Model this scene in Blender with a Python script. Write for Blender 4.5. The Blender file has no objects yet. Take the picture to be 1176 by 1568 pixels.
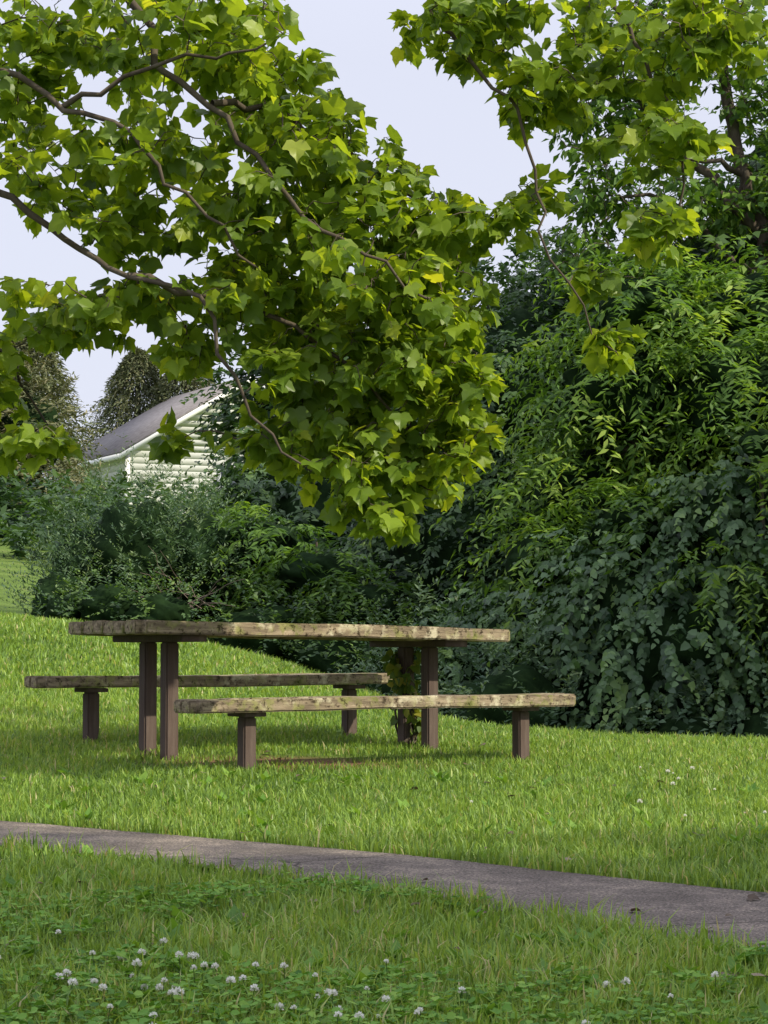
import bpy, math, numpy as np
from mathutils import Vector
rng = np.random.default_rng(7)
S = bpy.context.scene
# datum: z = 0 is the photographer's (crouched) eye level, the lawn is about 0.7-1.0 m lower
# ------------------------------------------------------------------ helpers
def link(ob, parent=None):
    S.collection.objects.link(ob)
    if parent: ob.parent = parent
    return ob
def empty(name, loc=(0,0,0)):
    e = bpy.data.objects.new(name, None); e.location = loc; e.empty_display_size=.2
    return link(e)
def mk(name, V, F, mat, attrs=None, parent=None, smooth=False):
    V = np.asarray(V, dtype=np.float32).reshape(-1,3); F = np.asarray(F, dtype=np.int32)
    me = bpy.data.meshes.new(name)
    me.vertices.add(len(V)); me.vertices.foreach_set('co', V.ravel())
    k = F.shape[1]
    me.loops.add(F.size); me.loops.foreach_set('vertex_index', F.ravel())
    me.polygons.add(len(F)); me.polygons.foreach_set('loop_start', np.arange(0, F.size, k, dtype=np.int32))
    me.update(calc_edges=True)
    if smooth: me.polygons.foreach_set('use_smooth', np.ones(len(F), dtype=bool))
    if attrs:
        for an, av in attrs.items():
            a = me.attributes.new(an, 'FLOAT', 'POINT'); a.data.foreach_set('value', np.asarray(av, dtype=np.float32))
    me.validate()
    if mat: me.materials.append(mat)
    return link(bpy.data.objects.new(name, me), parent)
def norm(a): return a/np.maximum(np.linalg.norm(a, axis=-1, keepdims=True), 1e-9)

class NT:
    def __init__(s, m):
        m.use_nodes = True; s.nt = m.node_tree; s.nt.nodes.clear()
        s.out = s.n('ShaderNodeOutputMaterial')
    def n(s, t, **k):
        x = s.nt.nodes.new(t)
        for a, b in k.items():
            if hasattr(x, a): setattr(x, a, b)
            else: x.inputs[a.replace('_', ' ')].default_value = b
        return x
    def l(s, a, b): s.nt.links.new(a, b)
def ramp(t, fac, stops):
    r = t.n('ShaderNodeValToRGB'); e = r.color_ramp.elements
    while len(e) < len(stops): e.new(.5)
    for i, (p, c) in enumerate(stops): e[i].position = p; e[i].color = (*c, 1)
    t.l(fac, r.inputs[0]); return r.outputs[0]
def noise(t, scale, detail=4, rough=.55, vec=None):
    n = t.n('ShaderNodeTexNoise'); n.inputs['Scale'].default_value = scale; n.inputs['Detail'].default_value = detail; n.inputs['Roughness'].default_value = rough
    if vec is None:
        tc = t.n('ShaderNodeTexCoord'); vec = tc.outputs['Object']
    t.l(vec, n.inputs['Vector']); return n.outputs['Fac']
def leaf_mat(name, stops, trans=.4, tcol=(1.5,1.5,.6), rough=.5, spec=.35):
    m = bpy.data.materials.new(name); t = NT(m)
    a = t.n('ShaderNodeAttribute'); a.attribute_name = 'tint'
    c = ramp(t, a.outputs['Fac'], stops)
    p = t.n('ShaderNodeBsdfPrincipled'); p.inputs['Roughness'].default_value = rough
    p.inputs['Specular IOR Level'].default_value = spec
    t.l(c, p.inputs['Base Color'])
    tr = t.n('ShaderNodeBsdfTranslucent')
    mul = t.n('ShaderNodeMix'); mul.data_type = 'RGBA'; mul.blend_type = 'MULTIPLY'; mul.inputs[0].default_value = 1
    mul.clamp_result = False
    t.l(c, mul.inputs[6]); mul.inputs[7].default_value = (*tcol, 1); t.l(mul.outputs[2], tr.inputs['Color'])
    mx = t.n('ShaderNodeMixShader'); mx.inputs[0].default_value = trans
    t.l(p.outputs[0], mx.inputs[1]); t.l(tr.outputs[0], mx.inputs[2]); t.l(mx.outputs[0], t.out.inputs[0])
    return m
def solid_mat(name, stops, scale=8, rough=.8, bump=.3, bscale=40, spec=.3, stretch=None):
    m = bpy.data.materials.new(name); t = NT(m)
    tc = t.n('ShaderNodeTexCoord'); vec = tc.outputs['Object']
    if stretch:
        mp = t.n('ShaderNodeMapping'); mp.inputs['Scale'].default_value = stretch; t.l(vec, mp.inputs[0]); vec = mp.outputs[0]
    c = ramp(t, noise(t, scale, 8, .65, vec), stops)
    p = t.n('ShaderNodeBsdfPrincipled'); p.inputs['Roughness'].default_value = rough; p.inputs['Specular IOR Level'].default_value = spec
    t.l(c, p.inputs['Base Color'])
    b = t.n('ShaderNodeBump'); b.inputs['Strength'].default_value = bump; b.inputs['Distance'].default_value = .01
    t.l(noise(t, bscale, 6, .6, vec), b.inputs['Height']); t.l(b.outputs[0], p.inputs['Normal'])
    t.l(p.outputs[0], t.out.inputs[0]); return m

# ------------------------------------------------------------------ terrain height
XA = np.array([-60,-10,-3.3,-1.6,0,1.5,4,12,60.])
YA = np.array([-60,0,5,12.2,15.5,20,26,32,50,80,200,600.])
ZT = np.array([
 [-1.1]*9,
 [-1.03]*9,
 [-.876]*9,
 [-.60,-.62,-.63,-.65,-.68,-.69,-.7,-.7,-.7],
 [-.1,-.2,-.33,-.42,-.55,-.61,-.62,-.66,-.7],
 [.6,.5,.24,.02,-.42,-1.2,-1.7,-2,-2],
 [.8,.6,.22,-.1,-.6,-1.6,-2,-2,-2],
 [1.1,1.0,.5,.2,-.3,-1.2,-1.6,-1.6,-1.6],
 [2.8,2.8,2.2,2.0,1.5,.5,0,0,0],
 [5,5,4.5,4.2,4,3,2,2,2],
 [6]*9,[6]*9])
gx = np.arange(-40,40.01,.25); gy = np.arange(-10,90.01,.25)
tmp = np.array([np.interp(gx, XA, r) for r in ZT])
G = np.array([np.interp(gy, YA, tmp[:,i]) for i in range(len(gx))]).T
def blur(A, s):
    k = np.exp(-.5*(np.arange(-4*s,4*s+1)/s)**2); k/=k.sum(); p=4*s
    A = np.apply_along_axis(lambda v: np.convolve(np.pad(v,p,mode='edge'),k,'valid'),0,A)
    return np.apply_along_axis(lambda v: np.convolve(np.pad(v,p,mode='edge'),k,'valid'),1,A)
G = blur(G, 3)
def smooth_noise(x, y, sc, seed=0):
    r = np.random.default_rng(seed); o = 0
    for i in range(5):
        a = r.uniform(0, 6.28); f = sc*r.uniform(.6,1.7); o = o+np.sin((x*np.cos(a)+y*np.sin(a))*f+r.uniform(0,6.28))
    return o/5
def H(x, y):
    x = np.asarray(x, float); y = np.asarray(y, float)
    xi = np.clip((x+40)/.25, 0, len(gx)-1.001); yi = np.clip((y+10)/.25, 0, len(gy)-1.001)
    i = xi.astype(int); j = yi.astype(int); fx = xi-i; fy = yi-j
    z = G[j,i]*(1-fx)*(1-fy)+G[j,i+1]*fx*(1-fy)+G[j+1,i]*(1-fx)*fy+G[j+1,i+1]*fx*fy
    return z + .012*smooth_noise(x, y, 2.2, 3)
cx_ = np.concatenate([-np.geomspace(500,9,22), np.arange(-8.5,8.6,.2), np.geomspace(9,500,22)])
cy_ = np.concatenate([[-300,-120,-60,-30,-15,-8,-4,-2,0,2], np.arange(3.6,24,.2), np.geomspace(24.5,600,45)])
XX, YY = np.meshgrid(cx_, cy_); ZZ = H(XX, YY)
nx, ny = len(cx_), len(cy_)
idx = np.arange(nx*ny).reshape(ny,nx)
Fq = np.stack([idx[:-1,:-1],idx[:-1,1:],idx[1:,1:],idx[1:,:-1]],-1).reshape(-1,4)
gm = bpy.data.materials.new('lawn_soil'); t = NT(gm)
tc = t.n('ShaderNodeTexCoord')
c1 = ramp(t, noise(t, 1.6, 6, .6, tc.outputs['Object']), [(.3,(.09,.14,.035)),(.55,(.15,.23,.05)),(.8,(.2,.2,.09))])
c2 = ramp(t, noise(t, 40, 4, .7, tc.outputs['Object']), [(.3,(.5,.5,.5)),(.75,(1.3,1.3,1.2))])
mx = t.n('ShaderNodeMix'); mx.data_type='RGBA'; mx.blend_type='MULTIPLY'; mx.inputs[0].default_value=1; t.l(c1,mx.inputs[6]); t.l(c2,mx.inputs[7])
sub = t.n('ShaderNodeVectorMath'); sub.operation='SUBTRACT'; sub.inputs[1].default_value=(-.45,12.35,0); t.l(tc.outputs['Object'],sub.inputs[0])
sc2 = t.n('ShaderNodeVectorMath'); sc2.operation='MULTIPLY'; sc2.inputs[1].default_value=(.9,1.7,0); t.l(sub.outputs[0],sc2.inputs[0])
ln = t.n('ShaderNodeVectorMath'); ln.operation='LENGTH'; t.l(sc2.outputs[0],ln.inputs[0])
wr = ramp(t, ln.outputs['Value'], [(.35,(1,1,1)),(.95,(0,0,0))])
mw = t.n('ShaderNodeMix'); mw.data_type='RGBA'; t.l(wr,mw.inputs[0]); t.l(mx.outputs[2],mw.inputs[6]); mw.inputs[7].default_value=(.26,.15,.09,1)
p = t.n('ShaderNodeBsdfPrincipled'); p.inputs['Roughness'].default_value=.95; p.inputs['Specular IOR Level'].default_value=.1
t.l(mw.outputs[2], p.inputs['Base Color'])
bp = t.n('ShaderNodeBump'); bp.inputs['Strength'].default_value=.8; bp.inputs['Distance'].default_value=.03
t.l(noise(t, 30, 6, .7, tc.outputs['Object']), bp.inputs['Height']); t.l(bp.outputs[0], p.inputs['Normal']); t.l(p.outputs[0], t.out.inputs[0])
mk('ground', np.stack([XX,YY,ZZ],-1), Fq, gm, smooth=True)

# ------------------------------------------------------------------ footpath
def yfar(x):
    xc = np.clip(x,-2.2,2.0); return 8.32-.741*xc-.048*xc**2 + (x-xc)*(-.741-.096*xc)
def ynear(x):
    xc = np.clip(x,-2.2,1.3); return 7.33-1.044*xc-.1365*xc**2 + (x-xc)*(-1.044-.273*xc)
px = np.arange(-12, 6, .06); rows = np.linspace(0,1,13)
PX, R = np.meshgrid(px, rows)
wob = .012*smooth_noise(PX, R*0, 14, 9)+.010*smooth_noise(PX, R*0, 45, 10)
PY = ynear(PX)+(yfar(PX)-ynear(PX))*R + wob*np.where(R>.5,1,-1)
PZ = H(PX,PY)+.018+.004*smooth_noise(PX,PY,7,12)
idx = np.arange(PX.size).reshape(PX.shape)
Fp = np.stack([idx[:-1,:-1],idx[:-1,1:],idx[1:,1:],idx[1:,:-1]],-1).reshape(-1,4)
pm = bpy.data.materials.new('worn_asphalt'); t = NT(pm); tc = t.n('ShaderNodeTexCoord')
a1 = ramp(t, noise(t, 2.6, 10, .72, tc.outputs['Object']), [(.32,(.105,.088,.078)),(.5,(.175,.148,.132)),(.66,(.31,.26,.22))])
a2 = ramp(t, noise(t, 110, 3, .8, tc.outputs['Object']), [(.34,(.35,.35,.35)),(.5,(1,1,1)),(.66,(2.1,2.0,1.9))])
mx = t.n('ShaderNodeMix'); mx.data_type='RGBA'; mx.blend_type='MULTIPLY'; mx.inputs[0].default_value=1; t.l(a1,mx.inputs[6]); t.l(a2,mx.inputs[7])
vo = t.n('ShaderNodeTexVoronoi'); vo.feature='DISTANCE_TO_EDGE'; vo.inputs['Scale'].default_value=.8
dn = t.n('ShaderNodeTexNoise'); dn.inputs['Scale'].default_value=5; t.l(tc.outputs['Object'],dn.inputs['Vector'])
ad = t.n('ShaderNodeMix'); ad.data_type='RGBA'; ad.inputs[0].default_value=.14; t.l(tc.outputs['Object'],ad.inputs[6]); t.l(dn.outputs['Color'],ad.inputs[7]); t.l(ad.outputs[2],vo.inputs['Vector'])
cr = ramp(t, vo.outputs['Distance'], [(0,(.3,.3,.3)),(.006,(1,1,1))])
m2 = t.n('ShaderNodeMix'); m2.data_type='RGBA'; m2.blend_type='MULTIPLY'; m2.inputs[0].default_value=1; t.l(mx.outputs[2],m2.inputs[6]); t.l(cr,m2.inputs[7])
p = t.n('ShaderNodeBsdfPrincipled'); p.inputs['Roughness'].default_value=.9; p.inputs['Specular IOR Level'].default_value=.25; t.l(m2.outputs[2],p.inputs['Base Color'])
bp = t.n('ShaderNodeBump'); bp.inputs['Strength'].default_value=.9; bp.inputs['Distance'].default_value=.012
t.l(noise(t, 70, 5, .75, tc.outputs['Object']), bp.inputs['Height']); t.l(bp.outputs[0], p.inputs['Normal']); t.l(p.outputs[0], t.out.inputs[0])
mk('footpath', np.stack([PX,PY,PZ],-1), Fp, pm)
def on_path(x, y, m=0.0): return (y < yfar(x)-m) & (y > ynear(x)+m)

# ------------------------------------------------------------------ grass blades
grass_m = leaf_mat('grass_blades', [(0,(.085,.16,.033)),(.35,(.19,.32,.055)),(.7,(.31,.46,.08)),(.9,(.42,.52,.12)),(1,(.54,.48,.25))], .42, (1.25,1.12,.6), .42, .4)
TX0, TY0 = -1.284, 12.0
TH = math.atan2(.574,.82); CU=np.array([math.cos(TH), math.sin(TH)]); CV=np.array([-math.sin(TH), math.cos(TH)])
def blades(y0, y1, dens, h0, h1, w, margin):
    area_w = lambda y: .345*y+2*margin
    n = int(dens*(area_w(y0)+area_w(y1))/2*(y1-y0))
    y = rng.uniform(y0,y1,n); x = rng.uniform(-.5,.5,n)*area_w(y)
    cl = smooth_noise(x,y,9,21)*.5+smooth_noise(x,y,28,22)*.5
    u = (x-TX0)*CU[0]+(y-TY0)*CU[1]; v=(x-TX0)*CV[0]+(y-TY0)*CV[1]
    wear = np.exp(-((u-1.0)/.9)**2-((v+.05)/.55)**2)
    keep = (~on_path(x,y,.03*(rng.random(n)-.3))) & (rng.random(n) > .9*wear) & (rng.random(n) < .80+.35*cl)
    d = np.minimum(np.abs(y-yfar(x)), np.abs(y-ynear(x)))
    edge = np.exp(-(d/.10)**2)
    x,y,cl,edge,wear = [q[keep] for q in (x,y,cl,edge,wear)]; n=len(x)
    h = rng.uniform(h0,h1,n)*(1+.55*cl+.35*edge-.5*wear)*rng.choice([1,1,1,1.45],n)
    ang = rng.uniform(0,6.283,n); lean = rng.uniform(.05,.9,n)*h
    z = H(x,y)-.004
    b = np.stack([x,y,z],-1); dr = np.stack([np.cos(ang),np.sin(ang),0*ang],-1)
    a2 = ang+rng.uniform(.8,2.3,n); sd = np.stack([np.cos(a2),np.sin(a2),0*a2],-1)*(w*rng.uniform(.6,1.4,n))[:,None]/2
    up = np.array([0,0,1.])
    mid = b+up*(h*.6)[:,None]+dr*(lean*.35)[:,None]; tip = b+up*(h*(1-.25*lean/h))[:,None]+dr*lean[:,None]
    V = np.stack([b-sd,b+sd,mid-sd*.85,mid+sd*.85,tip],1)
    F = (np.arange(n)*5)[:,None,None]+np.array([[0,1,3],[0,3,2],[2,3,4]])[None]
    patch = smooth_noise(x,y,1.3,31)
    r = np.clip(rng.normal(.42,.20,n)+.18*patch+.22*cl+(rng.random(n)<.06)*.5,0,1)
    return V.reshape(-1,3), F.reshape(-1,3), np.repeat(r,5)
parts = [blades(4.4,7.2,11000,.03,.07,.0050,.5), blades(7.2,10.5,7200,.03,.062,.0056,.6), blades(10.5,16.2,4200,.028,.052,.0068,.8), blades(16.2,24,1500,.035,.06,.012,.6)]
o=0; VV=[];FF=[];RR=[]
for V,F,r in parts: VV.append(V);FF.append(F+o);RR.append(r);o+=len(V)
mk('lawn_grass', np.concatenate(VV), np.concatenate(FF), grass_m, {'tint':np.concatenate(RR)})

# ------------------------------------------------------------------ leaves
def place(tv, tf, P, T, N, Sz, R):
    T = norm(T); B = norm(np.cross(T,N)); N = norm(np.cross(B,T))
    V = P[:,None,:] + Sz[:,None,None]*(tv[None,:,0,None]*B[:,None,:]+tv[None,:,1,None]*T[:,None,:]+tv[None,:,2,None]*N[:,None,:])
    F = (np.arange(len(P))*len(tv))[:,None,None]+tf[None]
    return V.reshape(-1,3), F.reshape(-1,tf.shape[1]), np.repeat(R,len(tv))
half = [(0,-.0),(.18,-.10),(.42,-.04),(.48,.10),(.64,.36),(.62,.46),(.42,.48),(.34,.54),(.30,.68),(.20,.76),(.08,.86),(0,1.02)]
outl = half+[(-a,b) for a,b in half[-2:0:-1]]
tv = [(0,.30)]+outl
SYC_V = np.array([(a,b,.42*abs(a)-.38*max(b-.3,0)**2-.5*a*a) for a,b in tv]); no=len(outl)
SYC_F = np.array([(0,1+i,1+(i+1)%no) for i in range(no)])
OVL_V = np.array([(0,0,0),(.26,.42,.07),(0,1,-.12),(-.26,.42,.07)]); OVL_F=np.array([(0,1,2,3)])
NAR_V = np.array([(0,0,0),(.15,.4,.03),(0,1,-.18),(-.15,.4,.03)]); NAR_F=OVL_F
IVY_V = np.array([(0,0,0),(.42,.12,.06),(.33,.6,.03),(0,1,-.1),(-.33,.6,.03),(-.42,.12,.06)]); IVY_F=np.array([(0,1,2,3),(0,3,4,5)])

def tubes(paths, sides=5):
    VV=[];FF=[];o=0
    for pts, rad in paths:
        pts=np.asarray(pts,float); n=len(pts)
        if n<2: continue
        tg = norm(np.gradient(pts,axis=0)); ref=np.where(np.abs(tg[:,2:3])>.9,np.array([[1.,0,0]]),np.array([[0,0,1.]]))
        a = norm(np.cross(tg,ref)); b=np.cross(tg,a)
        th = np.linspace(0,2*np.pi,sides,endpoint=False)
        ring = pts[:,None]+np.asarray(rad)[:,None,None]*(np.cos(th)[None,:,None]*a[:,None]+np.sin(th)[None,:,None]*b[:,None])
        VV.append(ring.reshape(-1,3)); i=np.arange(n*sides).reshape(n,sides)
        j=np.roll(i,-1,1); FF.append(np.stack([i[:-1],j[:-1],j[1:],i[1:]],-1).reshape(-1,4)+o); o+=n*sides
    return np.concatenate(VV), np.concatenate(FF)
def spline(pts, step):
    pts=np.asarray(pts,float); P=np.vstack([2*pts[0]-pts[1],pts,2*pts[-1]-pts[-2]]); out=[]
    for i in range(1,len(P)-2):
        n=max(2,int(np.linalg.norm(P[i+1]-P[i])/step))
        for s in np.arange(n)/n:
            out.append(.5*((2*P[i])+(-P[i-1]+P[i+1])*s+(2*P[i-1]-5*P[i]+4*P[i+1]-P[i+2])*s*s+(-P[i-1]+3*P[i]-3*P[i+1]+P[i+2])*s**3))
    out.append(P[-2]); return np.array(out)

def grow(name, limbs, blobs, leafv, leaff, lsize, bark, leafm, spacing=.05, step=.1, droop=.45, tone=.45, side=3, twr=.011, wig=.03, leafstart=.25, mult=1.0, nrm=.55):
    root = empty(name, tuple(limbs[0][0][0]))
    off = -np.array(limbs[0][0][0])
    paths=[]; nodes=[]
    for pts,r0,r1 in limbs:
        sp = spline(pts, step); sp[1:-1]+=rng.normal(0,wig*.5,(len(sp)-2,3))
        s=np.linspace(0,1,len(sp)); paths.append((sp, r0+(r1-r0)*s**.8)); nodes.append(sp)
    NB = np.concatenate(nodes)
    base = NB.copy()
    tg=[];
    for (x,y,z,rx,ry,rz,c) in blobs:
        c=int(c*mult)
        d=norm(rng.normal(size=(c,3)))*(rng.random((c,1))**(1/2.4)); tg.append(np.array([x,y,z])+d*np.array([rx,ry,rz]))
    tg=np.concatenate(tg)
    d0=np.array([np.min(np.sum((base-q)**2,1)) for q in tg]); tg=tg[np.argsort(d0)]
    cap=np.zeros((len(NB)+len(tg)*14,3)); cap[:len(NB)]=NB; m=len(NB)
    fine=[]; LP=[];LT=[];LN=[];LR=[]
    for q in tg:
        dd=cap[:m]-q; k=np.argmin((dd*dd).sum(1)); s=cap[k]; L=np.linalg.norm(q-s)
        if L<.03: continue
        n=int(min(12,max(3,L/.09)))
        u=np.linspace(0,1,n+1)[:,None]; bow=np.array([0,0,.18*L])+rng.normal(0,.08*L,3)
        pth=s+(q-s)*u+4*u*(1-u)*bow*.6; pth[1:-1]+=rng.normal(0,.012,(n-1,3))
        r=twr*min(1.6,.35+L*.8); fine.append((pth, np.linspace(r,r*.35,n+1)))
        cap[m:m+n]=pth[1:]; m+=n
        ax=norm(pth[-1]-pth[-2]); K=max(4,int(L*(1-leafstart)/spacing)); K=min(K,18)
        f=np.concatenate([np.linspace(leafstart,1,K),[1,1]]); K=len(f)
        seg=np.clip(f*n,0,n-1e-3); i=seg.astype(int); fr=(seg-i)[:,None]; pos=pth[i]*(1-fr)+pth[i+1]*fr
        outd=norm(rng.normal(size=(K,3))*np.array([1,1,.45])+ax*.8); outd[:,2]-=droop*rng.uniform(.2,1.6,K); outd=norm(outd)
        sz=lsize*rng.uniform(.5,1.3,K)
        pos2=pos+outd*(sz*.35)[:,None]
        nn=np.array([0,0,1.])+rng.normal(0,nrm,(K,3)); 
        LP.append(pos2);LT.append(outd);LN.append(nn);LR.append(np.stack([sz,np.clip(rng.normal(tone,.17,K)+rng.normal(0,.11),0,1)],-1))
        for a_,b_ in zip(pos[::2],pos2[::2]): fine.append((np.array([a_,b_]),np.array([.0022,.0016])*(lsize/.13)))
    V,F=tubes(paths,9); mk('limbs',V+off,F,bark,parent=root,smooth=True)
    V,F=tubes(fine,side); mk('twigs',V+off,F,bark,parent=root)
    LP=np.concatenate(LP);LT=np.concatenate(LT);LN=np.concatenate(LN);LR=np.concatenate(LR)
    V,F,R=place(leafv,leaff,LP,LT,LN,LR[:,0],LR[:,1]); mk('leaves',V+off,F,leafm,{'tint':R},parent=root)
    print(name,'leaves',len(LP)); return root

bark = solid_mat('bark', [(.3,(.05,.036,.028)),(.55,(.10,.078,.06)),(.8,(.18,.15,.12))], 9, .9, .8, 30, stretch=(1,1,.4))
syc = leaf_mat('sycamore_leaves', [(0,(.08,.145,.024)),(.4,(.17,.27,.034)),(.75,(.30,.41,.045)),(1,(.44,.50,.07))], .55, (1.85,1.6,.5), .40, .45)
limbs = [
 ([(-5.2,10.6,-1.2),(-5.15,10.6,1.0),(-5.0,10.6,3.2),(-4.8,10.7,5.5),(-4.5,10.7,8)], .27,.09),
 ([(-5.0,10.6,2.6),(-3.6,10.9,3.7),(-2.1,11.0,3.7),(-1.22,11.0,3.12),(-1.1,10.8,2.78),(-.81,10.6,2.54),(-.59,10.5,2.26),(-.37,10.4,1.97),(-.09,10.4,1.78),(.2,10.5,1.60)], .06,.006),
 ([(-5.05,10.6,1.8),(-3.6,11.0,2.35),(-2.5,11.0,2.4),(-1.86,10.8,2.16),(-1.44,10.7,1.88),(-1.2,10.6,1.72),(-.87,10.5,1.62),(-.75,10.5,1.35),(-.6,10.5,1.05),(-.37,10.5,.82)], .05,.005),
 ([(-1.2,10.6,1.72),(-.9,10.7,1.66),(-.53,10.7,1.56),(-.2,10.8,1.34),(.04,10.9,1.09),(.3,11.,.93)], .018,.005),
 ([(-5.05,10.6,2.2),(-3.4,10.5,3.0),(-1.9,10.5,2.72),(-1.5,10.5,2.5),(-1.19,10.4,2.35),(-.9,10.4,2.05),(-.6,10.5,1.75)], .045,.006),
 ([(-.81,10.6,2.54),(-.5,10.9,2.55),(-.1,11.2,2.4),(.2,11.3,2.2),(.6,11.2,2.1)], .018,.005),
 ([(-4.9,10.6,4.0),(-3,11,5.3),(-1,11.2,5.2),(0,11.1,3.9),(.32,11,2.95),(.64,10.8,2.54),(.73,10.8,2.16),(.8,10.8,1.85),(.95,10.8,1.6),(1.12,10.9,1.4)], .05,.004),
 ([(-1,11.2,5.2),(.5,11.3,4.4),(1.1,11.2,3.3),(1.35,11.1,2.75),(1.47,11,2.35),(1.42,11,1.98)], .035,.005),
 ([(.5,11.3,4.4),(1.7,11.5,4.0),(2.8,11.4,3.9),(4,11.3,3.6)], .035,.008),
 ([(-5,10.6,1.6),(-3.4,11.2,1.9),(-2.4,11.3,1.8),(-1.95,11.3,1.5),(-1.75,11.2,1.2),(-1.6,11.2,.95)], .03,.005),
 ([(-1.5,10.5,2.5),(-1.1,10.4,2.65),(-.7,10.3,2.7),(-.45,10.3,2.8)], .015,.005),
 ([(-4.9,10.6,4.2),(-5.8,9,5.5),(-6.5,8,6)],.08,.01), ([(-4.9,10.6,4.5),(-5.6,12.5,5.6),(-6,14,6)],.08,.01),
 ([(-4.8,10.7,5.5),(-3.4,10.4,6.8),(-1.8,10.4,7.2)],.07,.01),
]
Y=11.0
Bv = [(-1.6,Y,2.95,.5,.9,.28,42),(-1.75,Y,2.55,.35,.8,.22,26),(-1.0,Y,2.95,.45,.9,.3,42),(-.62,Y,2.85,.32,.9,.3,36),(-.42,Y,2.5,.36,.8,.35,50),(-.12,Y,2.2,.34,.7,.28,42),(.28,Y,2.02,.26,.5,.2,26),
 (.62,Y,2.05,.2,.3,.12,10),(-1.1,Y,2.35,.45,.8,.28,36),(-.65,Y,2.1,.36,.8,.3,40),(-.25,Y,1.8,.5,.8,.35,72),(.2,Y,1.65,.34,.7,.28,50),(-.7,Y,1.65,.35,.6,.25,34),
 (-1.3,Y,2.05,.35,.6,.16,20),(-1.75,Y,2.2,.22,.7,.1,10),
 (-.35,Y,1.3,.36,.6,.3,46),(.1,Y,1.25,.40,.6,.3,58),(.38,Y,1.15,.18,.5,.3,26),(-.1,Y,.9,.36,.5,.25,44),(-.4,Y,.95,.18,.4,.16,12),(.0,Y,.62,.22,.4,.12,14),(.3,Y,.85,.16,.3,.14,10),(-.62,Y,1.0,.14,.3,.16,7),
 (-1.2,Y,1.68,.3,.5,.13,18),(-.98,Y,1.42,.14,.4,.12,8),(-1.03,Y,1.0,.07,.2,.06,3),(-1.7,Y,1.62,.24,.6,.13,13),(-1.9,Y,1.3,.13,.5,.3,16),(-1.7,Y,.98,.16,.3,.11,11),(-1.4,Y,1.56,.2,.5,.1,9),
 (.45,Y,3.0,.4,.6,.2,36),(.8,Y,2.68,.26,.5,.16,22),(1.25,Y,2.95,.45,.6,.25,38),(1.3,Y,2.45,.3,.4,.16,20),(1.65,Y,3.0,.3,.5,.2,18),(1.35,Y,2.02,.18,.3,.12,11),(1.0,Y,1.75,.11,.2,.12,7),(1.10,Y,1.45,.11,.2,.1,9),(.76,Y,2.2,.12,.2,.1,4)]
Bo = [(1.5,11,3.9,1.2,1.3,.55,110),(3.2,11.2,3.9,1.1,1.2,.5,60),(0,11,4.1,1.4,1.4,.7,110),(-2,11,4.3,1.4,1.6,.9,110),(-3,11,2.8,.9,1.3,.8,80),(-2.8,11,1.6,.6,.9,.4,35),
 (-4.8,11,6.5,2,2.2,1.6,130),(-2,10.6,6.5,1.8,1.8,1,80),(-6,9,5.5,1.5,1.5,1.1,50),(-6,13,5.6,1.5,1.5,1.1,50)]
B = [(a,b,c,d,e,f,int(g*1.8)) for a,b,c,d,e,f,g in Bv]+Bo
grow('sycamore_tree', limbs, B, SYC_V, SYC_F, .084, bark, syc, spacing=.05, nrm=.75, twr=.009)

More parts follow.
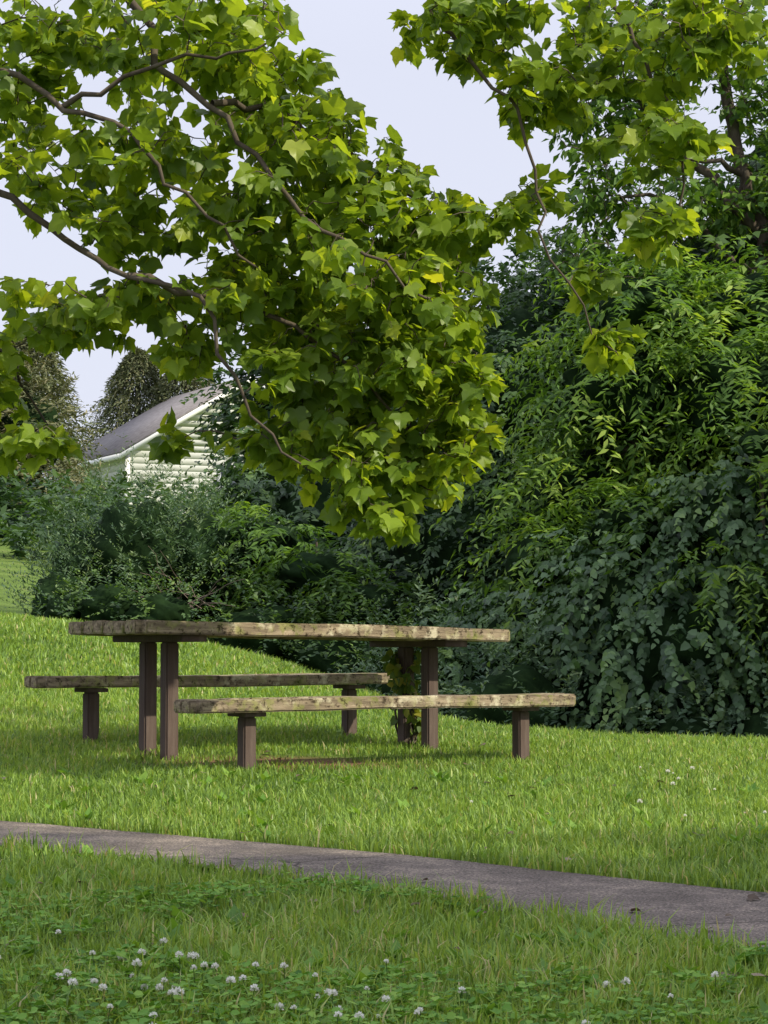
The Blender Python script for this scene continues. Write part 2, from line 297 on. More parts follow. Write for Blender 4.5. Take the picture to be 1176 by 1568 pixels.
# ------------------------------------------------------------------ foliage masses (leaf sprays over dark-painted solid cores)
def icos(sub):
    import bmesh
    bm=bmesh.new(); bmesh.ops.create_icosphere(bm,subdivisions=sub,radius=1)
    V=np.array([v.co[:] for v in bm.verts]); F=np.array([[v.index for v in f.verts] for f in bm.faces]); bm.free(); return V,F
IV,IF = icos(4)
dark_m = solid_mat('painted_shade_core', [(.35,(.006,.014,.005)),(.6,(.016,.034,.012)),(.8,(.035,.06,.02))], 5, 1, 1, 9, .05)  # near-black solid core: the crown's inner shade is put into the colour
def foliage(name, ells, dens, lsize, mat, tpl=(OVL_V,OVL_F), k=14, L=.5, droop=.5, hang=0.0, tone=.45, core=.80, back=.35, trunk=True, rootpos=None, tw=.15):
    c0=np.array(ells[0][:3],float); gz=float(H(c0[0],c0[1])); r0=np.array([c0[0],c0[1],gz]) if rootpos is None else np.array(rootpos)
    root=empty(name,tuple(r0)); CV_=[];CF=[];o=0; P=[];T=[];N=[];Z=[];R=[]
    for (x,y,z,rx,ry,rz) in ells:
        c=np.array([x,y,z]); r=np.array([rx,ry,rz])
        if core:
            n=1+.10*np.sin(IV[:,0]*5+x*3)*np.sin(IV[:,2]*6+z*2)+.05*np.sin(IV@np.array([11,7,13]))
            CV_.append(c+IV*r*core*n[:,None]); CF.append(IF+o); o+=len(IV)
        area=4*np.pi*((rx*ry)**1.6/3+(rx*rz)**1.6/3+(ry*rz)**1.6/3)**(1/1.6)
        m=int(area*dens); d=norm(rng.normal(size=(m*2,3))); d=d[(d[:,1]<back)][:m]; m=len(d)
        w1=np.sin(d[:,0]*7+y)*np.sin(d[:,2]*8+x*2); w2=np.sin(d[:,0]*15+x)*np.sin(d[:,2]*13+z)
        lump=1+.20*w1+.13*w2
        kp=rng.random(m)<np.clip(.85+.6*w1+.5*w2,.12,1); d=d[kp]; lump=lump[kp]; m=len(d)
        s=c+d*r*(lump*rng.uniform(.80,1.08,m))[:,None]
        gzz=H(s[:,0],s[:,1]); ok=s[:,2]>gzz-.1; s=s[ok]; d=d[ok]; lump=lump[ok]; m=len(s)
        outn=norm(d/r)
        ax=norm(outn*.8+rng.normal(0,.45,(m,3))+np.array([0,0,.15-hang]))
        Ls=L*rng.uniform(.5,1.4,m); ct=rng.normal(0,.17,m)+(lump-1)*1.1  # random per spray, plus painted shade: recessed sprays get darker leaf colour
        f=np.linspace(.05,1,k)
        pos=s[:,None]+ax[:,None]*(Ls[:,None]*f[None])[...,None]
        pos[...,2]-=droop*Ls[:,None]*f[None]**2
        sd=norm(np.cross(ax,np.array([0,0,1.])+rng.normal(0,.2,(m,3)))); sg=np.where(np.arange(k)%2,1.,-1.)
        tdir=sd[:,None]*sg[None,:,None]*.9+ax[:,None]*.5+rng.normal(0,.3,(m,k,3)); tdir[...,2]-=droop*.6+hang*1.2
        nn=np.array([0,0,.8])+outn[:,None]*(.6+hang)+rng.normal(0,.4,(m,k,3))
        P.append(pos.reshape(-1,3));T.append(tdir.reshape(-1,3));N.append(nn.reshape(-1,3))
        Z.append((lsize*rng.uniform(.6,1.3,(m,k))*(1.1-.4*f)[None]).ravel()); R.append(np.clip(tone+ct[:,None]+rng.normal(0,.1,(m,k))+.12*f[None],0,1).ravel())
    off=-r0
    if core: mk('dark_core',np.concatenate(CV_)+off,np.concatenate(CF),dark_m,parent=root,smooth=True)
    V,F,Rr=place(tpl[0],tpl[1],np.concatenate(P),np.concatenate(T),np.concatenate(N),np.concatenate(Z),np.concatenate(R))
    mk('leaves',V+off,F,mat,{'tint':Rr},parent=root); print(name,len(F))
    if trunk:
        top=max(e[2] for e in ells)
        paths=[(spline([r0-[0,0,.2],r0+[tw*.6,.0,(top-r0[2])*.5],np.array([c0[0],c0[1],top])],.4),None)]
        paths=[(q,np.linspace(tw,tw*.3,len(q))) for q,_ in paths]
        for e in ells[1:]:
            q=spline([r0+[0,0,(e[2]-r0[2])*.35],(r0+np.array(e[:3]))/2+[0,0,.3],np.array(e[:3])],.4); paths.append((q,np.linspace(tw*.5,tw*.15,len(q))))
        V,F=tubes(paths,7); mk('trunk',V+off,F,bark,parent=root,smooth=True)
    return root
mA=leaf_mat('woodland_leaves',[(0,(.020,.048,.022)),(.4,(.043,.090,.034)),(.75,(.085,.155,.048)),(1,(.16,.25,.065))],.3,(1.4,1.5,.5),.5,.4)
mE=leaf_mat('vine_thicket_leaves',[(0,(.022,.054,.027)),(.4,(.055,.112,.046)),(.75,(.10,.18,.064)),(1,(.18,.28,.08))],.3,(1.4,1.5,.5),.48,.45)
mB=leaf_mat('bright_leaves',[(0,(.05,.11,.026)),(.4,(.11,.21,.036)),(.75,(.20,.32,.05)),(1,(.32,.43,.075))],.4,(1.5,1.5,.5),.5,.3)
mC=leaf_mat('bluish_leaves',[(0,(.045,.09,.054)),(.4,(.095,.16,.09)),(.75,(.17,.245,.13)),(1,(.26,.33,.15))],.3,(1.2,1.3,.6),.5,.3)
mD=leaf_mat('conifer_needles',[(0,(.06,.08,.04)),(.5,(.13,.15,.075)),(1,(.24,.22,.13))],.15,(1.2,1.2,.6),.7,.2)

# bank thicket, right
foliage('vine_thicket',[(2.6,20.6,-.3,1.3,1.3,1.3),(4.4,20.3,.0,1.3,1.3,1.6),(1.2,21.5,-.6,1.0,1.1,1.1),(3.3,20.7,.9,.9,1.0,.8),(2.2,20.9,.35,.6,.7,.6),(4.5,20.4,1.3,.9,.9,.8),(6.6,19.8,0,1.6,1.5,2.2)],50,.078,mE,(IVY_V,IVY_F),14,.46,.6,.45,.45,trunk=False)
foliage('shrub',[(1.1,19.9,-.75,.7,.6,.65),(.45,21.0,-.5,.6,.6,.7)],58,.075,mC,(NAR_V,NAR_F),14,.42,.3,-.3,.3,trunk=False)
foliage('shrub',[(2.55,19.3,-1.1,.55,.5,.6),(3.3,19.2,-1.0,.5,.5,.6)],58,.07,mC,(OVL_V,OVL_F),14,.35,.3,-.1,.25,trunk=False)
# tree-of-heaven style sprays
foliage('ailanthus_tree',[(2.3,22,2.4,.7,.8,.6),(3.3,21.7,2.3,.7,.8,.7),(1.9,22.3,1.4,.6,.8,.6),(4.6,21.5,2.4,.8,.9,.8),(2.5,21.9,3.2,.5,.6,.4),(3.7,22.2,3.2,.6,.7,.5),(2.9,22.3,1.4,.7,.8,.6),(4.0,22,1.5,.8,.8,.7)],34,.135,mB,(NAR_V,NAR_F),18,.75,.75,0,.36)
foliage('ailanthus_tree',[(1.5,21.4,.75,.45,.5,.35),(2.3,21.0,1.0,.5,.6,.4),(1.9,21.5,.1,.45,.5,.35)],34,.125,mB,(NAR_V,NAR_F),18,.66,.8,0,.25,tw=.07)
foliage('ailanthus_tree',[(3.3,19.9,1.75,.35,.4,.25),(2.95,19.8,.6,.3,.4,.22),(3.6,19.9,.2,.3,.35,.2)],30,.12,mB,(NAR_V,NAR_F),18,.6,.8,0,.45,tw=.05,core=.5)
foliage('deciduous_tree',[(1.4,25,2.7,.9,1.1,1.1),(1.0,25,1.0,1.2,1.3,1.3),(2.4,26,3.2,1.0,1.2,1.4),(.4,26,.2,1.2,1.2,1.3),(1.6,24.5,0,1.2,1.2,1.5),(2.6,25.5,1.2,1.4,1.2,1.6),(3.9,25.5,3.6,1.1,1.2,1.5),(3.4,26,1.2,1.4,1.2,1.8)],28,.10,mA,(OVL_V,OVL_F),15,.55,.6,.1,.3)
foliage('deciduous_tree',[(4.9,27.5,4.6,1.1,1.1,1.9),(5.6,27,2.5,1.4,1.2,2)],22,.12,mA,(OVL_V,OVL_F),15,.6,.6,.1,.4)
foliage('deciduous_tree',[(-.6,29,1.2,1.6,1.5,1.5),(.6,30,2.4,1.6,1.5,1.6),(-1.6,30,.4,1.3,1.5,1.3),(-.4,28,.2,1.4,1.2,1.2),(-2.6,31,.2,1.2,1.2,.9)],24,.13,mA,(OVL_V,OVL_F),14,.6,.6,.1,.3)
foliage('deciduous_tree',[(5.2,25,3,1.8,1.6,2.2),(7.2,24,3.5,2,1.8,2.4),(6,23,1,2,1.5,2)],16,.16,mA,(OVL_V,OVL_F),14,.55,.6,.1,.4)
# mid bushes
foliage('shrub',[(-.9,24.5,.1,.8,.8,.7),(-.1,24.0,-.2,.7,.7,.6),(-1.6,25,.5,.8,.8,.7)],46,.09,mA,(OVL_V,OVL_F),14,.45,.3,-.1,.5,trunk=False)
foliage('sumac_bush',[(-.7,23.6,.7,.5,.5,.3),(-.2,23.2,.35,.45,.5,.3),(-1.3,24.2,1.05,.5,.5,.3)],34,.13,mB,(NAR_V,NAR_F),18,.6,.8,0,.15,tw=.04)
foliage('shrub',[(.3,22.4,-.5,.7,.6,.55),(-.4,22.8,-.2,.7,.6,.5),(-1.2,23,.05,.6,.5,.4)],50,.07,mA,(OVL_V,OVL_F),14,.35,.2,-.1,.45,trunk=False)
foliage('shrub',[(-2.6,24,.95,.65,.7,.7),(-3.15,24.2,.7,.5,.7,.6),(-2.0,24.2,.85,.55,.7,.6),(-3.35,23.5,.4,.35,.5,.4)],56,.06,mC,(NAR_V,NAR_F),16,.45,.1,-.5,.35,trunk=False)
foliage('shrub',[(-2.7,22.6,.35,.4,.4,.3),(-2.2,22.4,.25,.4,.4,.3),(-3.2,22.8,.3,.25,.3,.2)],60,.055,mA,(OVL_V,OVL_F),12,.28,.2,-.1,.6,trunk=False)
# distant trees
foliage('woodland',[(-9.3,48,2.2,1.8,2,2.0),(-7.2,46,1.5,1.6,1.8,1.4),(-4.6,44,1.2,2.2,2,1.5),(-11.5,50,3.5,2,2,3),(-1,46,3.5,2.2,2,3),(2.5,46,4,3,2,3.5),(-4.2,40,1.1,2,1.5,1.2)],13,.24,mA,(OVL_V,OVL_F),14,.8,.4,0,.3,trunk=False)
foliage('deciduous_tree',[(-10.6,58,5.6,1.5,1.3,1.7),(-9.2,58,5.3,1.2,1.2,1.4),(-9.8,57.5,3.6,1.8,1.4,1.5)],18,.2,mD,(NAR_V,NAR_F),16,.8,.3,-.2,.5,core=.75)

def conifer(name,x,y,z0,h,r):
    root=empty(name,(x,y,z0)); P=[];T=[];N=[];Z=[];R=[]; m=int(h*r*200)
    f=rng.random(m)**.8; a=rng.uniform(0,6.283,m); tier=.8+.3*np.abs(np.sin(f*h*3.2)); rr=r*(1-f)**.85*rng.uniform(.35,1.08,m)*tier
    s=np.stack([np.cos(a)*rr,np.sin(a)*rr,.6+f*(h-.6)],-1); o=np.stack([np.cos(a),np.sin(a),-.05+0*a],-1)
    for j in range(7):
        q=s+o*(.08*j); q[:,2]-=.012*j*j; tt=o+rng.normal(0,.6,(m,3)); tt[:,2]-=.25
        P.append(q);T.append(tt);N.append(np.array([0,0,1.])+rng.normal(0,.5,(m,3)));Z.append(rng.uniform(.12,.22,m));R.append(np.clip(rng.normal(.45,.2,m),0,1))
    V,F,Rr=place(NAR_V,NAR_F,*[np.concatenate(q) for q in (P,T,N,Z,R)]); mk('needles',V,F,mD,{'tint':Rr},parent=root)
    V,F=tubes([(np.array([[0,0,-.3],[0,0,h*.5],[0,0,h]]),np.array([.25,.15,.03]))],8); mk('trunk',V,F,bark,parent=root)
for (x,y,tp,r) in [(-9.5,61,8.6,1.7),(-8.7,80,10.4,2.4),(-6.9,79,10.6,1.9)]:
    z0=float(H(x,y)); conifer('conifer_tree',x,y,z0,tp-z0,r)

# tall open-crowned tree at upper right
lb=[([(4.3,24,-1.8),(4.2,24,1),(4.0,24,3.2),(3.95,24.1,4.6),(3.6,24.2,6.2),(3.3,24.2,8)],.18,.04),
 ([(4.0,24,3.4),(3.5,23.9,4.2),(3.0,23.8,4.6),(2.5,23.8,4.7)],.06,.015),([(3.95,24,4.4),(3.3,24,5.1),(2.7,24,5.7),(2.3,24,6.4)],.07,.015),
 ([(4.0,24,4.0),(4.5,24,5.2),(4.7,24,6.8)],.08,.02),([(3.8,24,5.0),(3.5,23.8,5.1),(3.2,23.8,5.15),(2.9,23.7,4.9)],.04,.01),([(3.6,24.2,6.2),(2.8,24.2,7.2),(2.2,24,7.8)],.06,.01)]
bb=[(2.6,24,6.3,.7,.9,.6,180),(3.4,24,6.5,.7,.9,.6,190),(2.2,24,5.5,.45,.6,.5,100),(4.1,24,5.9,.5,.7,.6,140),(2.9,24,5.6,.5,.6,.4,110),(2.5,24,4.75,.6,.6,.4,130),(3.3,24,4.6,.6,.6,.4,130),(4.1,24,4.8,.5,.7,.5,120),(2.1,24,4.1,.45,.6,.4,90),(2.9,24,3.95,.5,.6,.3,90),(3.9,24,3.7,.7,.7,.4,100),(4.9,24,5.5,.8,.9,1.4,170),(2.6,24,7.6,1.2,1,.6,110),(4.0,24,7.9,1.3,1,.8,130)]
grow('elm_tree',lb,bb,OVL_V,OVL_F,.125,bark,mB,spacing=.045,step=.2,tone=.33,twr=.014,wig=.08,leafstart=.1)

# trees standing to the right of the view: they shade the foreground and the wood edge
foliage('shade_tree',[(12,.0,6.8,3.4,3.2,4.2),(11.5,1.6,4,2.4,1.6,2.6),(12,-2,4,2.5,2.5,2.5),(10,-3.5,5,2.5,2.5,3)],6,.3,mA,(OVL_V,OVL_F),12,.9,.5,0,.4,back=2,core=.84,tw=.35)
foliage('shade_tree',[(10,16.4,3.6,2.4,1.8,3.6),(13,15.6,4.6,3,2.0,4.0),(8,17.4,2.6,1.8,1.4,2.8)],6,.3,mA,(OVL_V,OVL_F),12,.9,.5,0,.4,back=2,core=.84,tw=.35)

# bare twigs in the left shrub
ps=[]
for i in range(12):
    a=np.array([-2.0+rng.uniform(-.3,.4),22.9+rng.uniform(-.2,.3),.35+rng.uniform(-.1,.1)]); d=norm(np.array([rng.uniform(-1,.9),-.35,rng.uniform(.1,.5)])); q=[a]
    for j in range(5): q.append(q[-1]+d*.13+rng.normal(0,.035,3))
    ps.append((np.array(q),np.linspace(.006,.002,6)))
V,F=tubes(ps,4); mk('dead_branches',V,F,solid_mat('dead_wood',[(.3,(.12,.09,.075)),(.7,(.22,.17,.14))],10))

# ------------------------------------------------------------------ house
siding=solid_mat('white_siding',[(.3,(.64,.63,.64)),(.7,(.74,.73,.74))],3,.6,.1,20)
trim=solid_mat('white_trim',[(.3,(.75,.75,.76)),(.7,(.8,.8,.8))],3,.5,.05,20)
shing=solid_mat('roof_shingles',[(.3,(.14,.125,.13)),(.7,(.26,.24,.245))],6,.9,.6,25)
glass=solid_mat('window_glass',[(.3,(.03,.04,.05)),(.7,(.05,.06,.08))],2,.1,0,5,.8)
hb=math.radians(25); house=empty('white_house',(-7.95,70,2.75)); house.rotation_euler=(0,0,hb)
W,D,EH,PT=8.0,7.0,3.2,.6
V=[];F=[]; n=0; bh=.2; z=0
while z<EH+W/2*PT-.02:
    def span(zz):
        if zz<=EH: return 0,W
        q=(zz-EH)/PT; return q,W-q
    a0,a1=span(z); b0,b1=span(min(z+bh,EH+W/2*PT-.01))
    V+=[(a0,-.008,z),(a1,-.008,z),(b1,-.003,z+bh),(b0,-.003,z+bh),(a0,0.01,z),(a1,.01,z)]; F+=[(n,n+1,n+2,n+3),(n+4,n+5,n+1,n)]; n+=6
    if z<EH-.01:
        V+=[(-.008,0,z),(-.008,D,z),(-.003,D,z+bh),(-.003,0,z+bh),(.01,0,z),(.01,D,z)]; F+=[(n+1,n,n+3,n+2),(n+5,n+4,n,n+1)]; n+=6
        V+=[(W+.008,0,z),(W+.008,D,z),(W+.003,D,z+bh),(W+.003,0,z+bh),(W-.01,0,z),(W-.01,D,z)]; F+=[(n,n+1,n+2,n+3),(n+4,n+5,n+1,n)]; n+=6
    z+=bh
mk('walls',V,F,siding,parent=house)
def slab(name,pts,th,mat,parent):
    pts=np.array(pts,float); nrm=norm(np.cross(pts[1]-pts[0],pts[3]-pts[0])); V=np.vstack([pts,pts-nrm*th])
    return mk(name,V,[(0,1,2,3),(7,6,5,4),(0,4,5,1),(1,5,6,2),(2,6,7,3),(3,7,4,0)],mat,parent=parent)
ov=.35; rz=EH+W/2*PT+.12
slab('roof_left',[(-ov,-ov,EH-ov*PT+.12),(W/2,-ov,rz),(W/2,D+ov,rz),(-ov,D+ov,EH-ov*PT+.12)],.06,shing,house)
slab('roof_right',[(W/2,-ov,rz),(W+ov,-ov,EH-ov*PT+.12),(W+ov,D+ov,EH-ov*PT+.12),(W/2,D+ov,rz)],.06,shing,house)
slab('rake_left',[(-ov,-ov-.02,EH-ov*PT-.12),(W/2,-ov-.02,rz-.24),(W/2,-ov-.02,rz-.07),(-ov,-ov-.02,EH-ov*PT+.05)],.04,trim,house)
slab('rake_right',[(W/2,-ov-.02,rz-.24),(W+ov,-ov-.02,EH-ov*PT-.12),(W+ov,-ov-.02,EH-ov*PT+.05),(W/2,-ov-.02,rz-.07)],.04,trim,house)
slab('fascia_left',[(-ov-.03,D,EH-ov*PT-.1),(-ov-.03,-ov,EH-ov*PT-.1),(-ov-.03,-ov,EH-ov*PT+.06),(-ov-.03,D,EH-ov*PT+.06)],.04,trim,house)
slab('corner_board',[(-.05,-.05,0),(.1,-.05,0),(.1,-.05,EH),(-.05,-.05,EH)],.03,trim,house)
for wx,wz in [(3.6,1.5),(6.0,1.5)]:
    slab('window_frame',[(wx-.6,-.06,wz-.1),(wx+.6,-.06,wz-.1),(wx+.6,-.06,wz+1.35),(wx-.6,-.06,wz+1.35)],.04,trim,house)
    slab('window_glass',[(wx-.5,-.075,wz),(wx+.5,-.075,wz),(wx+.5,-.075,wz+1.25),(wx-.5,-.075,wz+1.25)],.01,glass,house)
    slab('window_bar',[(wx-.5,-.085,wz+.6),(wx+.5,-.085,wz+.6),(wx+.5,-.085,wz+.66),(wx-.5,-.085,wz+.66)],.008,trim,house)

# ------------------------------------------------------------------ picnic table
def weathered():
    m=bpy.data.materials.new('weathered_wood'); t=NT(m); tc=t.n('ShaderNodeTexCoord')
    mp=t.n('ShaderNodeMapping'); mp.inputs['Scale'].default_value=(1.2,14,14); t.l(tc.outputs['Object'],mp.inputs[0])
    g=ramp(t,noise(t,3,8,.7,mp.outputs[0]),[(.3,(.10,.075,.055)),(.5,(.25,.195,.14)),(.7,(.48,.38,.28))])
    l=ramp(t,noise(t,13,5,.65,tc.outputs['Object']),[(.48,(0,0,0)),(.60,(1,1,1))])
    lc=ramp(t,noise(t,5,4,.6,tc.outputs['Object']),[(.38,(.18,.19,.06)),(.5,(.32,.29,.14)),(.62,(.56,.50,.38))])
    mx=t.n('ShaderNodeMix'); mx.data_type='RGBA'; t.l(l,mx.inputs[0]); t.l(g,mx.inputs[6]); t.l(lc,mx.inputs[7])
    d=ramp(t,noise(t,30,6,.7,tc.outputs['Object']),[(.37,(.2,.18,.16)),(.47,(1,1,1))])
    m2=t.n('ShaderNodeMix'); m2.data_type='RGBA'; m2.blend_type='MULTIPLY'; m2.inputs[0].default_value=1; t.l(mx.outputs[2],m2.inputs[6]); t.l(d,m2.inputs[7])
    p=t.n('ShaderNodeBsdfPrincipled'); p.inputs['Roughness'].default_value=.9; p.inputs['Specular IOR Level'].default_value=.2; t.l(m2.outputs[2],p.inputs['Base Color'])
    b=t.n('ShaderNodeBump'); b.inputs['Strength'].default_value=.9; b.inputs['Distance'].default_value=.006; t.l(noise(t,9,8,.75,mp.outputs[0]),b.inputs['Height']); t.l(b.outputs[0],p.inputs['Normal']); t.l(p.outputs[0],t.out.inputs[0])
    return m
wood=weathered()
post_m=solid_mat('brown_post',[(.3,(.05,.033,.029)),(.55,(.095,.064,.056)),(.75,(.19,.145,.125))],5,.75,.6,60,.3,stretch=(1,1,.12))
import bmesh
def box(name,cx,cy,cz,sx,sy,sz,mat,parent,bev=.006,jit=.0,chamfer=None):
    bm=bmesh.new(); bmesh.ops.create_cube(bm,size=1); bmesh.ops.scale(bm,vec=(sx,sy,sz),verts=bm.verts)
    if chamfer:
        ed=[e for e in bm.edges if abs(e.verts[0].co.x-e.verts[1].co.x)<1e-6 and abs(e.verts[0].co.y-e.verts[1].co.y)<1e-6 and chamfer(e.verts[0].co)]
        if ed: bmesh.ops.bevel(bm,geom=ed,offset=.045,segments=2,affect='EDGES')
    if sx>1:
        for k in range(1,22):
            xx=-sx/2+sx*k/22
            g=bm.verts[:]+bm.edges[:]+bm.faces[:]; bmesh.ops.bisect_plane(bm,geom=g,plane_co=(xx,0,0),plane_no=(1,0,0))
        for v in bm.verts: v.co.z+=.003*math.sin(v.co.x*3+cy*9)+rng.normal(0,.0012); v.co.y+=.0025*math.sin(v.co.x*4+cx)
    bmesh.ops.bevel(bm,geom=[e for e in bm.edges if len(e.link_faces)==2 and e.calc_face_angle(0)>.6],offset=bev,segments=2,affect='EDGES')
    me=bpy.data.meshes.new(name); bm.to_mesh(me); bm.free(); me.materials.append(mat)
    ob=bpy.data.objects.new(name,me); ob.location=(cx,cy,cz); return link(ob,parent)
tab=empty('picnic_table',(TX0,TY0,0)); tab.rotation_euler=(0,0,TH)
LEN=2.52
top=empty('table_top_frame',(0,0,.125)); top.parent=tab; top.rotation_euler=(math.radians(-.3),math.radians(.95),0)
wds=[.17,.235,.235,.215]; y=0
for i,w in enumerate(wds):
    ch=(lambda c:c.y<0) if i==0 else ((lambda c:c.y>0) if i==3 else None)
    box('top_plank_%d'%(i+1),LEN/2+rng.uniform(-.004,.004),y+w/2,-.036+rng.uniform(-.002,.002),LEN,w-.006,.072,wood,top,.007,chamfer=ch); y+=w+.008
for u in (.36,2.12):
    box('top_cleat',u,.44,-.072-.02,.16,.78,.036,post_m,top,.004)
def gz(u,v):
    q=np.array([TX0,TY0])+CU*u+CV*v; return float(H(q[0],q[1]))
for u in (.36,2.12):
    zt=.125-.016*u-.112
    for v in (.32,.56):
        zb=gz(u,v)-.15; box('table_post',u,v,(zt+zb)/2,.078,.078,zt-zb,post_m,tab,.008)
def bench(v0,v1,zt,tag,dz):
    for (a,b,n) in ((v0,(v0+v1)/2-.003,'a'),((v0+v1)/2+.003,v1,'b')):
        near=(n=='a')
        box('%s_seat_plank_%s'%(tag,n),LEN/2,(a+b)/2,zt-.034,LEN+.02,b-a,.066,wood,tab,.008,chamfer=(lambda c,near=near:(c.y<0)==near))
    for u in (.38,2.19):
        box('%s_cleat'%tag,u,(v0+v1)/2,zt-.068-.013,.13,.18,.024,post_m,tab,.003)
        zb=gz(u,(v0+v1)/2)-.15; z1=zt-.094; box('%s_post'%tag,u,(v0+v1)/2,(z1+zb)/2,.076,.076,z1-zb,post_m,tab,.008)
bench(-.585,-.325,-.286,'bench_near',0); bench(1.14,1.40,-.19,'bench_far',0)

# climbing vine on the right table posts
vr=empty('climbing_vine',tuple([*(np.array([TX0,TY0])+CU*2.12+CV*.56),gz(2.12,.56)]))
ps=[];P=[];T=[];N=[];Z=[];R=[]
for i in range(8):
    z=np.linspace(-.02,rng.uniform(.4,.72),16); ph=rng.uniform(0,6.28); rr=.062
    q=np.stack([rr*np.cos(ph+z*7*(-1)**i),rr*np.sin(ph+z*7*(-1)**i)+0*z,z],-1)+rng.normal(0,.006,(16,3)); ps.append((q,np.linspace(.009,.003,16)))
    for p_ in q[4:]:
        for k in range(4 if p_[2]>.35 else 1):
            o=norm(np.array([p_[0],p_[1],0])+rng.normal(0,.05,3)); P.append(p_+o*.02+rng.normal(0,.012,3));T.append(o*.6+rng.normal(0,.3,3)+[0,0,-.7]);N.append(o+rng.normal(0,.3,3));Z.append(rng.uniform(.035,.075));R.append(rng.uniform(.1,.95))
V,F=tubes(ps,5); mk('stems',V,F,bark,parent=vr)
vm=leaf_mat('vine_leaves',[(0,(.05,.11,.02)),(.6,(.14,.21,.03)),(.88,(.34,.34,.05)),(1,(.32,.2,.07))],.3,(1.5,1.4,.5))
V,F,Rr=place(IVY_V,IVY_F,*[np.array(q) for q in (P,T,N,Z,R)]); mk('leaves',V,F,vm,{'tint':Rr},parent=vr)

# ------------------------------------------------------------------ clover, weeds, litter
n=8500; y=rng.uniform(4.5,7.8,n)**1; x=rng.uniform(-.5,.5,n)*(.345*y+1)
m=(smooth_noise(x,y,4,77)+.5*smooth_noise(x,y,11,78)+ -.25*x -.3*(y-5.8)>.0)&~on_path(x,y,-.05); x,y=x[m],y[m]; n=len(x)
hh=rng.uniform(.03,.065,n); P=[];T=[];N=[];Z=[];R=[]
for j in range(3):
    a=j*2.094+x*50
    P.append(np.stack([x,y,H(x,y)+hh],-1)); T.append(np.stack([np.cos(a),np.sin(a),.15+0*a],-1)+rng.normal(0,.1,(n,3))); N.append(np.array([0,0,1.])+rng.normal(0,.3,(n,3))); Z.append(rng.uniform(.014,.028,n)); R.append(np.clip(rng.normal(.5,.22,n),0,1))
CLV=np.array([(0,0,0),(.4,.45,.08),(.3,.9,.05),(0,1,0),(-.3,.9,.05),(-.4,.45,.08)])
V,F,Rr=place(CLV,IVY_F,*[np.concatenate(q) for q in (P,T,N,Z,R)])
mk('clover_patch',V,F,leaf_mat('clover_leaves',[(0,(.06,.15,.03)),(.5,(.15,.31,.05)),(1,(.27,.43,.08))],.3,(1.3,1.3,.5),.65,.2),{'tint':Rr})
pts=[]
for (cx0,cy0,sx0,sy0,c) in [(-.42,5.45,.22,.22,18),(-.62,5.3,.18,.3,10),(-.75,5.5,.12,.3,8),(-.3,5.2,.35,.2,10),(-.1,5.1,.25,.15,4),(.05,5.4,.35,.25,5),(.62,5.35,.12,.15,3),(-.7,5.9,.15,.2,3),(1.35,11.4,.15,.3,6),(1.2,10.2,.5,.6,5)]:
    for i in range(c): pts.append((cx0+rng.normal(0,sx0),cy0+rng.normal(0,sy0)))
hv=[];hf=[];hr=[];o=0;st=[]
for (x,y) in pts:
    if on_path(x,y,-.05): continue
    z=float(H(x,y))+rng.uniform(.045,.085); r=rng.uniform(.0055,.012)
    st.append((np.array([[x+rng.normal(0,.01),y,float(H(x,y))],[x,y,z]]),np.array([.0012,.001])))
    nn=70; d=norm(rng.normal(size=(nn,3))); d=d[d[:,2]>-.5]; nn=len(d)
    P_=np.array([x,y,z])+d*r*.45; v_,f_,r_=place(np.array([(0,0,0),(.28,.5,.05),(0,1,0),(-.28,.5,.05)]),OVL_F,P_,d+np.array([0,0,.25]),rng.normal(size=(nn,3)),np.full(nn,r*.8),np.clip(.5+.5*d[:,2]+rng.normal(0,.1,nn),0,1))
    hv.append(v_);hf.append(f_+o);hr.append(r_);o+=len(v_)
fl=empty('white_clover_flowers'); 
mk('heads',np.concatenate(hv),np.concatenate(hf),leaf_mat('clover_petals',[(0,(.45,.38,.25)),(.4,(.78,.76,.68)),(1,(.88,.87,.82))],.2,(1,1,1)),{'tint':np.concatenate(hr)},parent=fl)
V,F=tubes(st,4); mk('stems',V,F,grass_m,parent=fl)
P=[];T=[];N=[];Z=[];R=[]
for i in range(200):
    y=rng.uniform(4.6,11.5) if i>70 else rng.uniform(4.6,6.6); x=rng.uniform(-.5,.5)*(.34*y)
    if on_path(x,y,-.08): continue
    for k in range(rng.integers(4,9)):
        a=rng.uniform(0,6.28); P.append((x,y,float(H(x,y))+.01)); T.append((math.cos(a),math.sin(a),rng.uniform(.5,1.6))); N.append((-.5*math.cos(a),-.5*math.sin(a),1)); Z.append(rng.uniform(.04,.085)); R.append(rng.uniform(.2,.9))
V,F,Rr=place(OVL_V,OVL_F,*[np.array(q,float) for q in (P,T,N,Z,R)])
mk('broadleaf_weeds',V,F,leaf_mat('weed_leaves',[(0,(.06,.15,.025)),(.5,(.15,.30,.045)),(1,(.28,.43,.07))],.35,(1.4,1.4,.5)),{'tint':Rr})
P=[];T=[];N=[];Z=[];R=[]
for i in range(100):
    y=rng.uniform(5.5,14); x=rng.uniform(-.5,.5)*.36*y; op=bool(on_path(x,y)); z=float(H(x,y))+(.026 if op else .04)
    P.append((x,y,z)); a=rng.uniform(0,6.28); T.append((math.cos(a),math.sin(a),.05)); N.append((rng.normal(0,.2),rng.normal(0,.2),1)); Z.append(rng.uniform(.01,.045)); R.append(rng.random()**1.6)
V,F,Rr=place(SYC_V,SYC_F,*[np.array(q,float) for q in (P,T,N,Z,R)])
mk('fallen_leaves',V,F,leaf_mat('dry_leaves',[(0,(.07,.045,.03)),(.5,(.16,.11,.06)),(1,(.3,.25,.17))],.1,(1,1,1)),{'tint':Rr})

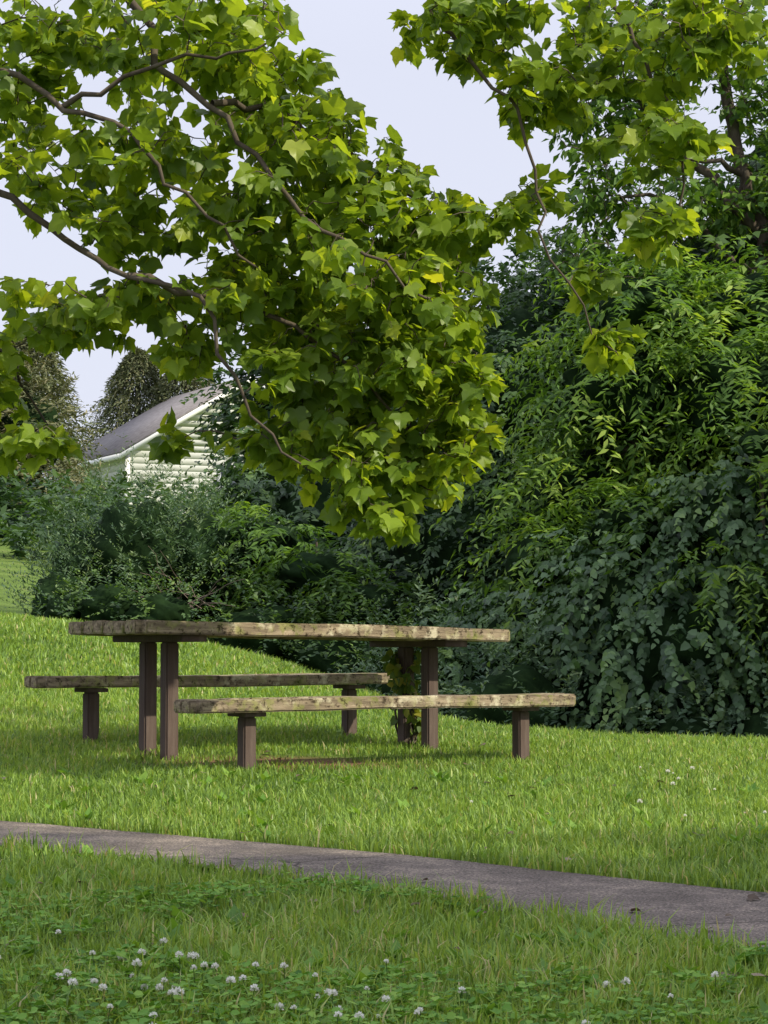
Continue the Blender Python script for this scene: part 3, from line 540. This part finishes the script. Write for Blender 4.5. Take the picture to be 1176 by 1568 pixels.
# ------------------------------------------------------------------ light: clear sky seen through a thin bright veil of high cloud, low warm sun
EL=math.radians(37); AZ=math.radians(-26)
sd=Vector((math.cos(EL)*math.cos(AZ),math.cos(EL)*math.sin(AZ),math.sin(EL)))
sl=bpy.data.lights.new('sun','SUN'); sl.energy=5; sl.angle=math.radians(.6); sl.color=(1,.93,.70)
so=bpy.data.objects.new('sun',sl); so.rotation_euler=(-sd).to_track_quat('-Z','Y').to_euler(); so.location=sd*60; link(so)
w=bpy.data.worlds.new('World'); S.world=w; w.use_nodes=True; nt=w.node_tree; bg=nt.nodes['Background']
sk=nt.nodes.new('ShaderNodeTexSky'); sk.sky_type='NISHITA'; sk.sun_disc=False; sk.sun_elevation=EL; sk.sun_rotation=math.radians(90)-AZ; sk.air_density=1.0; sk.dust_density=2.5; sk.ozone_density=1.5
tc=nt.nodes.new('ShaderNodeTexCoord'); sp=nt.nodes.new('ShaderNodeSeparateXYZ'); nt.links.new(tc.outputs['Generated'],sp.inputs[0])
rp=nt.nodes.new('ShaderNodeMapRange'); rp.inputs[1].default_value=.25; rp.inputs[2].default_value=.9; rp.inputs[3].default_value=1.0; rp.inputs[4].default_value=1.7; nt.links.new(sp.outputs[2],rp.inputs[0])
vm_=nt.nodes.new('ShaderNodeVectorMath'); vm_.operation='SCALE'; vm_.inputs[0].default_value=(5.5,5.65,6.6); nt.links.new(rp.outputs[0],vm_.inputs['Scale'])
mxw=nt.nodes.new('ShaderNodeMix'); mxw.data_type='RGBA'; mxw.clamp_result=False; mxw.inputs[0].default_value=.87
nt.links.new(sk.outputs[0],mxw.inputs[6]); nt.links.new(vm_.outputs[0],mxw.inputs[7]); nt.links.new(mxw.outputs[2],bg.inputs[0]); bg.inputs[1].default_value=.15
cam=bpy.data.cameras.new('camera'); cam.sensor_fit='VERTICAL'; cam.sensor_height=24; cam.lens=53.34; cam.clip_end=2000; cam.clip_start=.1
co=bpy.data.objects.new('camera',cam); co.location=(0,0,0); co.rotation_euler=(math.radians(90+3.3),0,0); link(co); S.camera=co
S.view_settings.view_transform='Standard'; S.view_settings.look='None'; S.view_settings.exposure=0
